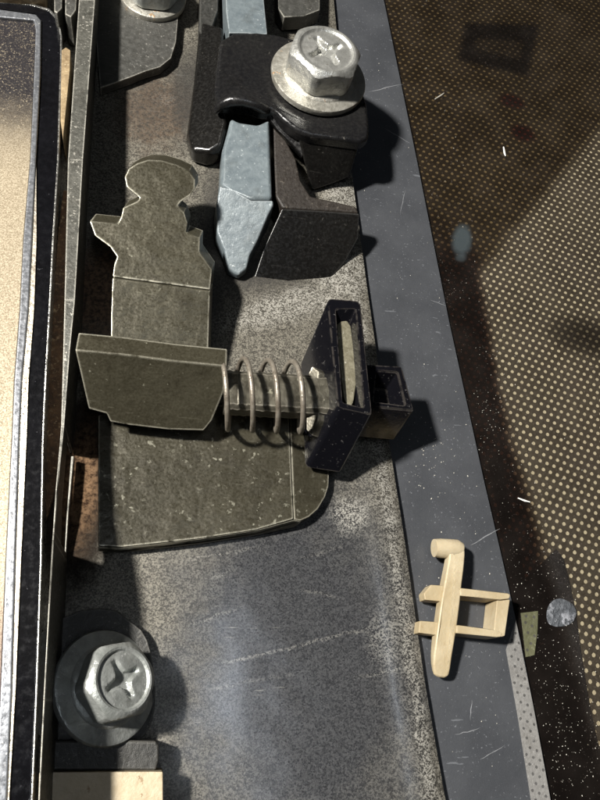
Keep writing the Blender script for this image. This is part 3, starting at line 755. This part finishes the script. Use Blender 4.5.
bt_ = ring([(311, 192, 4), (333, 185, 8), (350, 178, 12), (352, 150, 12), (312, 150, 4)])
solid(bm, tp_, bt_, 4.0 * S, 4)
link_bm('clamp_body', bm, M['dusty_black'], hs)
bm = bmesh.new()
wb = ring([(267, 108, 52), (276, 111, 52), (290, 124, 52), (304, 137, 48), (303, 158, 30), (294, 148, 34), (278, 130, 44), (267, 118, 48)])
solid(bm, wb, shift(wb, (0, 6, -10)), 2.5 * S, 3)
link_bm('web', bm, M['black_plastic'], hs)
# foot: brown top and long sloping front
bm = bmesh.new()
ft = ring([(273, 126, 40), (286, 140, 40), (296, 158, 40), (301, 180, 40), (311, 196, 40), (335, 201, 40), (356, 206, 40), (359.5, 213, 38), (320, 210, 38), (283, 208, 38), (276, 196, 40), (274, 160, 40)])
solid(bm, ft, drop(ft, 6), 2.6 * S, 3)
link_bm('foot_top', bm, M['brown_black'], hs)
bm = bmesh.new()
fr_ = ring([(282, 208.6, 37.6), (320, 210.6, 37.6), (359.5, 213.6, 37), (358.5, 238, 17), (345, 262, 5), (330, 280, -.6), (290, 284, -.6), (254, 278, -.6), (264, 248, 14)])
solid(bm, fr_, drop(shift(fr_, (0, 0, 0)), -3), 5.5 * S, 5)
link_bm('foot_front', bm, M['dusty_black'], hs)
# left fin
bm = bmesh.new()
fn = ring([(200, 20, 30), (224, 26, 40), (224, 60, 44), (222, 100, 44), (228, 122, 40), (222, 146, 30), (210, 154, 24), (192, 150, 22), (187, 132, 22), (194, 80, 26)])
solid(bm, fn, drop(fn, 1), 6 * S, 5)
link_bm('fin', bm, M['dusty_black'], hs)
tag(link_bm('black_rail', prism([(203, -120), (222, -120), (218, 10), (206, 44), (199, 30)], 30, 2, 2, 3), M['dark_metal'], None, W(208, 0, 0)), 'dark ribbed rail left of the grey bar at the top', 'rail')

# ------------------------------------------------------------------ blue grey bar
bar = thing('latch_bar', 'blue grey cast latch bar passing under the black hood', 'bar', W(245, 190, 5))
bm = bmesh.new()
up = ring([(231, 116, 50), (238, 121, 50), (258, 124, 50), (270, 118, 50), (271, 150, 49), (273, 199, 47), (252, 199, 48), (232, 189, 48), (220, 184, 40), (222, 150, 42), (227, 132, 46)])
solid(bm, up, drop(up, 12), 5.5 * S, 5)
link_bm('bar_body', bm, M['blue_grey'], bar)
bm = bmesh.new()
lw = ring([(220, 185, 40), (232, 190, 47.5), (252, 200, 47.5), (273.5, 200, 46.5), (274, 205, 44), (269, 214, 40), (258, 240, 28), (250, 255, 20), (247, 268, 14), (239, 275, 11), (228, 270, 12), (224, 250, 20), (217, 232, 26), (216, 205, 34)])
solid(bm, lw, drop(lw, 2), 5.0 * S, 5)
link_bm('bar_nose', bm, M['blue_grey'], bar)
bm = bmesh.new()
ub = ring([(222, -120), (262, -120), (264, 0), (267.5, 34), (256, 35), (248, 33), (229, 33), (226, 10)], 56)
solid(bm, ub, drop(ub, 20), 1.6 * S, 2)
link_bm('bar_tail', bm, M['blue_grey'], bar)
tag(link_bm('grey_lug', prism([(277, -90), (322, -90), (320, 10), (304, 16), (284, 17), (278, 8)], 24, 4, 2), M['grey_steel'], None, W(300, 0, 0)), 'grey metal lug behind the bright bolt at the top edge', 'lug')

# ------------------------------------------------------------------ yellowed clip
yc = thing('broken_clip', 'yellowed tan plastic clip lying on the dark painted strip', 'clip', W(455, 610, ZS))
Y = M['yellowed']
bm = bmesh.new()
mb = ring(smooth_poly([(451, 543, 14), (449, 560, 15), (446, 576, 16), (443, 592, 16), (440.5, 608, 16), (436, 640, 15), (433.5, 660, 11), (434, 673, 7), (437, 677, 6), (447, 678, 6), (450, 673, 8), (452.5, 655, 11), (455.5, 638, 15), (459.5, 610, 16), (462, 585, 16), (464.5, 566, 16), (465.5, 550, 15), (464, 543, 14)], 1))
solid(bm, mb, drop(mb, 2.5), 2.2 * S, 4)
link_bm('spine', bm, Y, yc, smooth=50)
bm = bmesh.new()
kp = [W(434, 548, 8), W(440, 548.2, 8), (W(449, 548.6, 8)), W(456, 549, 8), W(460.5, 550.5, 7.6)]
tube(bm, kp, [8.4 * S, 9 * S, 9 * S, 9 * S, 7.5 * S], 20)
es = [e for e in bm.edges if e.is_manifold and e.calc_face_angle(0) > 1.0]
bmesh.ops.bevel(bm, geom=es, offset=1.2 * S, segments=2, affect='EDGES')
link_bm('knob', bm, Y, yc, smooth=50)
def arm(name, pts, z, zb, bev=1.2):
    link_bm(name, prism(pts, z, zb, bev, 2), Y, yc)
arm('arm', [(460, 587.5), (508, 593), (511, 594), (510, 599), (500, 600), (460, 596)], 17, ZS + .3, 1.8)
arm('arm', [(456.5, 624.5), (494.5, 629.5), (503, 632), (502, 637), (497, 637.5), (456, 633.5)], 17, ZS + .3, 1.8)
arm('end_bar', [(497, 600.3), (501, 600.4), (510.2, 599.3), (505, 636), (501, 637), (494, 630)], 16.4, ZS + .3, 1.0)
arm('peg', [(424, 593), (431, 584.5), (444, 585.5), (447, 602), (425, 600)], 12, -3)
arm('peg', [(420, 620.5), (439, 622), (443, 636), (418.5, 633)], 12, -2)

# ------------------------------------------------------------------ lower left bracket, bar and tan block
tag(link_bm('bolt_bracket', prism(smooth_poly([(30, 640), (70, 612), (112, 607), (130, 621), (145, 633), (153, 660), (156, 705), (148, 735), (120, 752), (30, 752)], 1), 12, 1, 1), M['dark_metal'], None, W(95, 690, 0)), 'dark rounded bracket under the dull lower left bolt', 'bracket')
tag(link_bm('dark_bar', prism([(41, 741), (120, 740), (156, 741), (159, 745), (159, 760), (156, 770.5), (41, 770.5)], 26, 1, 3, 3), M['dark_metal'], None, W(95, 755, 0)), 'dark grey bar between the dull bolt and the tan block', 'bar')
tag(link_bm('tan_block', prism([(39, 772), (163, 771.5), (164, 960), (33, 960)], 33, 1, 1.2), M['tan_block'], None, W(95, 800, 0)), 'pale tan block with rusty specks at the bottom edge', 'block')

# ------------------------------------------------------------------ crumbs, dust
def crumbs(name, spots, z, mat, rng):
    bm = bmesh.new()
    for (u, v) in spots:
        p = P(u, v, z); r = random.uniform(*rng)
        m = Matrix.Translation(p * S) @ Matrix.Rotation(random.random() * 6, 4, 'Z') @ Matrix.Rotation(random.random(), 4, 'X') @ Matrix.Diagonal((r * S * random.uniform(.7, 1.8), r * S, r * S * .6, 1))
        bmesh.ops.create_icosphere(bm, subdivisions=1, radius=1, matrix=m)
    o = link_bm(name, bm, mat, None, W(spots[0][0], spots[0][1], z), 0)
    o['kind'] = 'stuff'; o['label'] = 'pale crumbs and dust scattered over strip and glass'; o['category'] = 'crumbs'
    return o
sp = []
for _ in range(70):
    v = random.uniform(60, 780); f = random.random()
    sp.append((lerp_tab(EDGE, v) + 8 + f * (lerp_tab(STRIP_R, v) - lerp_tab(EDGE, v) - 12), v))
for _ in range(60): sp.append((random.gauss(432, 12), random.gauss(462, 22)))
sp = [(u, v) for u, v in sp if lerp_tab(EDGE, v) + 6 < u < lerp_tab(STRIP_R, v) - 3]
crumbs('crumbs', sp, ZS + .3, M['crumb'], (.2, .65))
sg = []
for _ in range(230):
    v = random.uniform(0, 800); u = lerp_tab(STRIP_R, v) + 4 + abs(random.gauss(0, 45))
    if u < 615: sg.append((u, v))
for _ in range(40): sg.append((random.gauss(490, 10), random.gauss(420, 22)))
for _ in range(220): v = random.uniform(560, 800); sg.append((lerp_tab(STRIP_R, v) + random.uniform(4, 60), v))
crumbs('dust', sg, ZG + .3, M['crumb'], (.2, .45))
def sliver(pts, z, w, label, mat='speck'):
    bm = bmesh.new(); tube(bm, [W(u, v, z + w) for u, v in pts], [w * S * .6] + [w * S] * (len(pts) - 2) + [w * S * .5], 6)
    tag(link_bm('sliver', bm, M[mat], None, W(pts[0][0], pts[0][1], z)), label, 'sliver')
sliver([(503.5, 147), (504.5, 153), (505.5, 156)], ZG, 1.2, 'white sliver on the glass right of the bright bolt')
sliver([(435, 99), (440, 96), (444, 93)], ZG, .9, 'pale brown sliver on upper glass close to the strip', 'crumb')
sliver([(518, 498), (524, 500.5), (530, 502)], ZG, 1.0, 'white sliver on the glass above the glue spot')
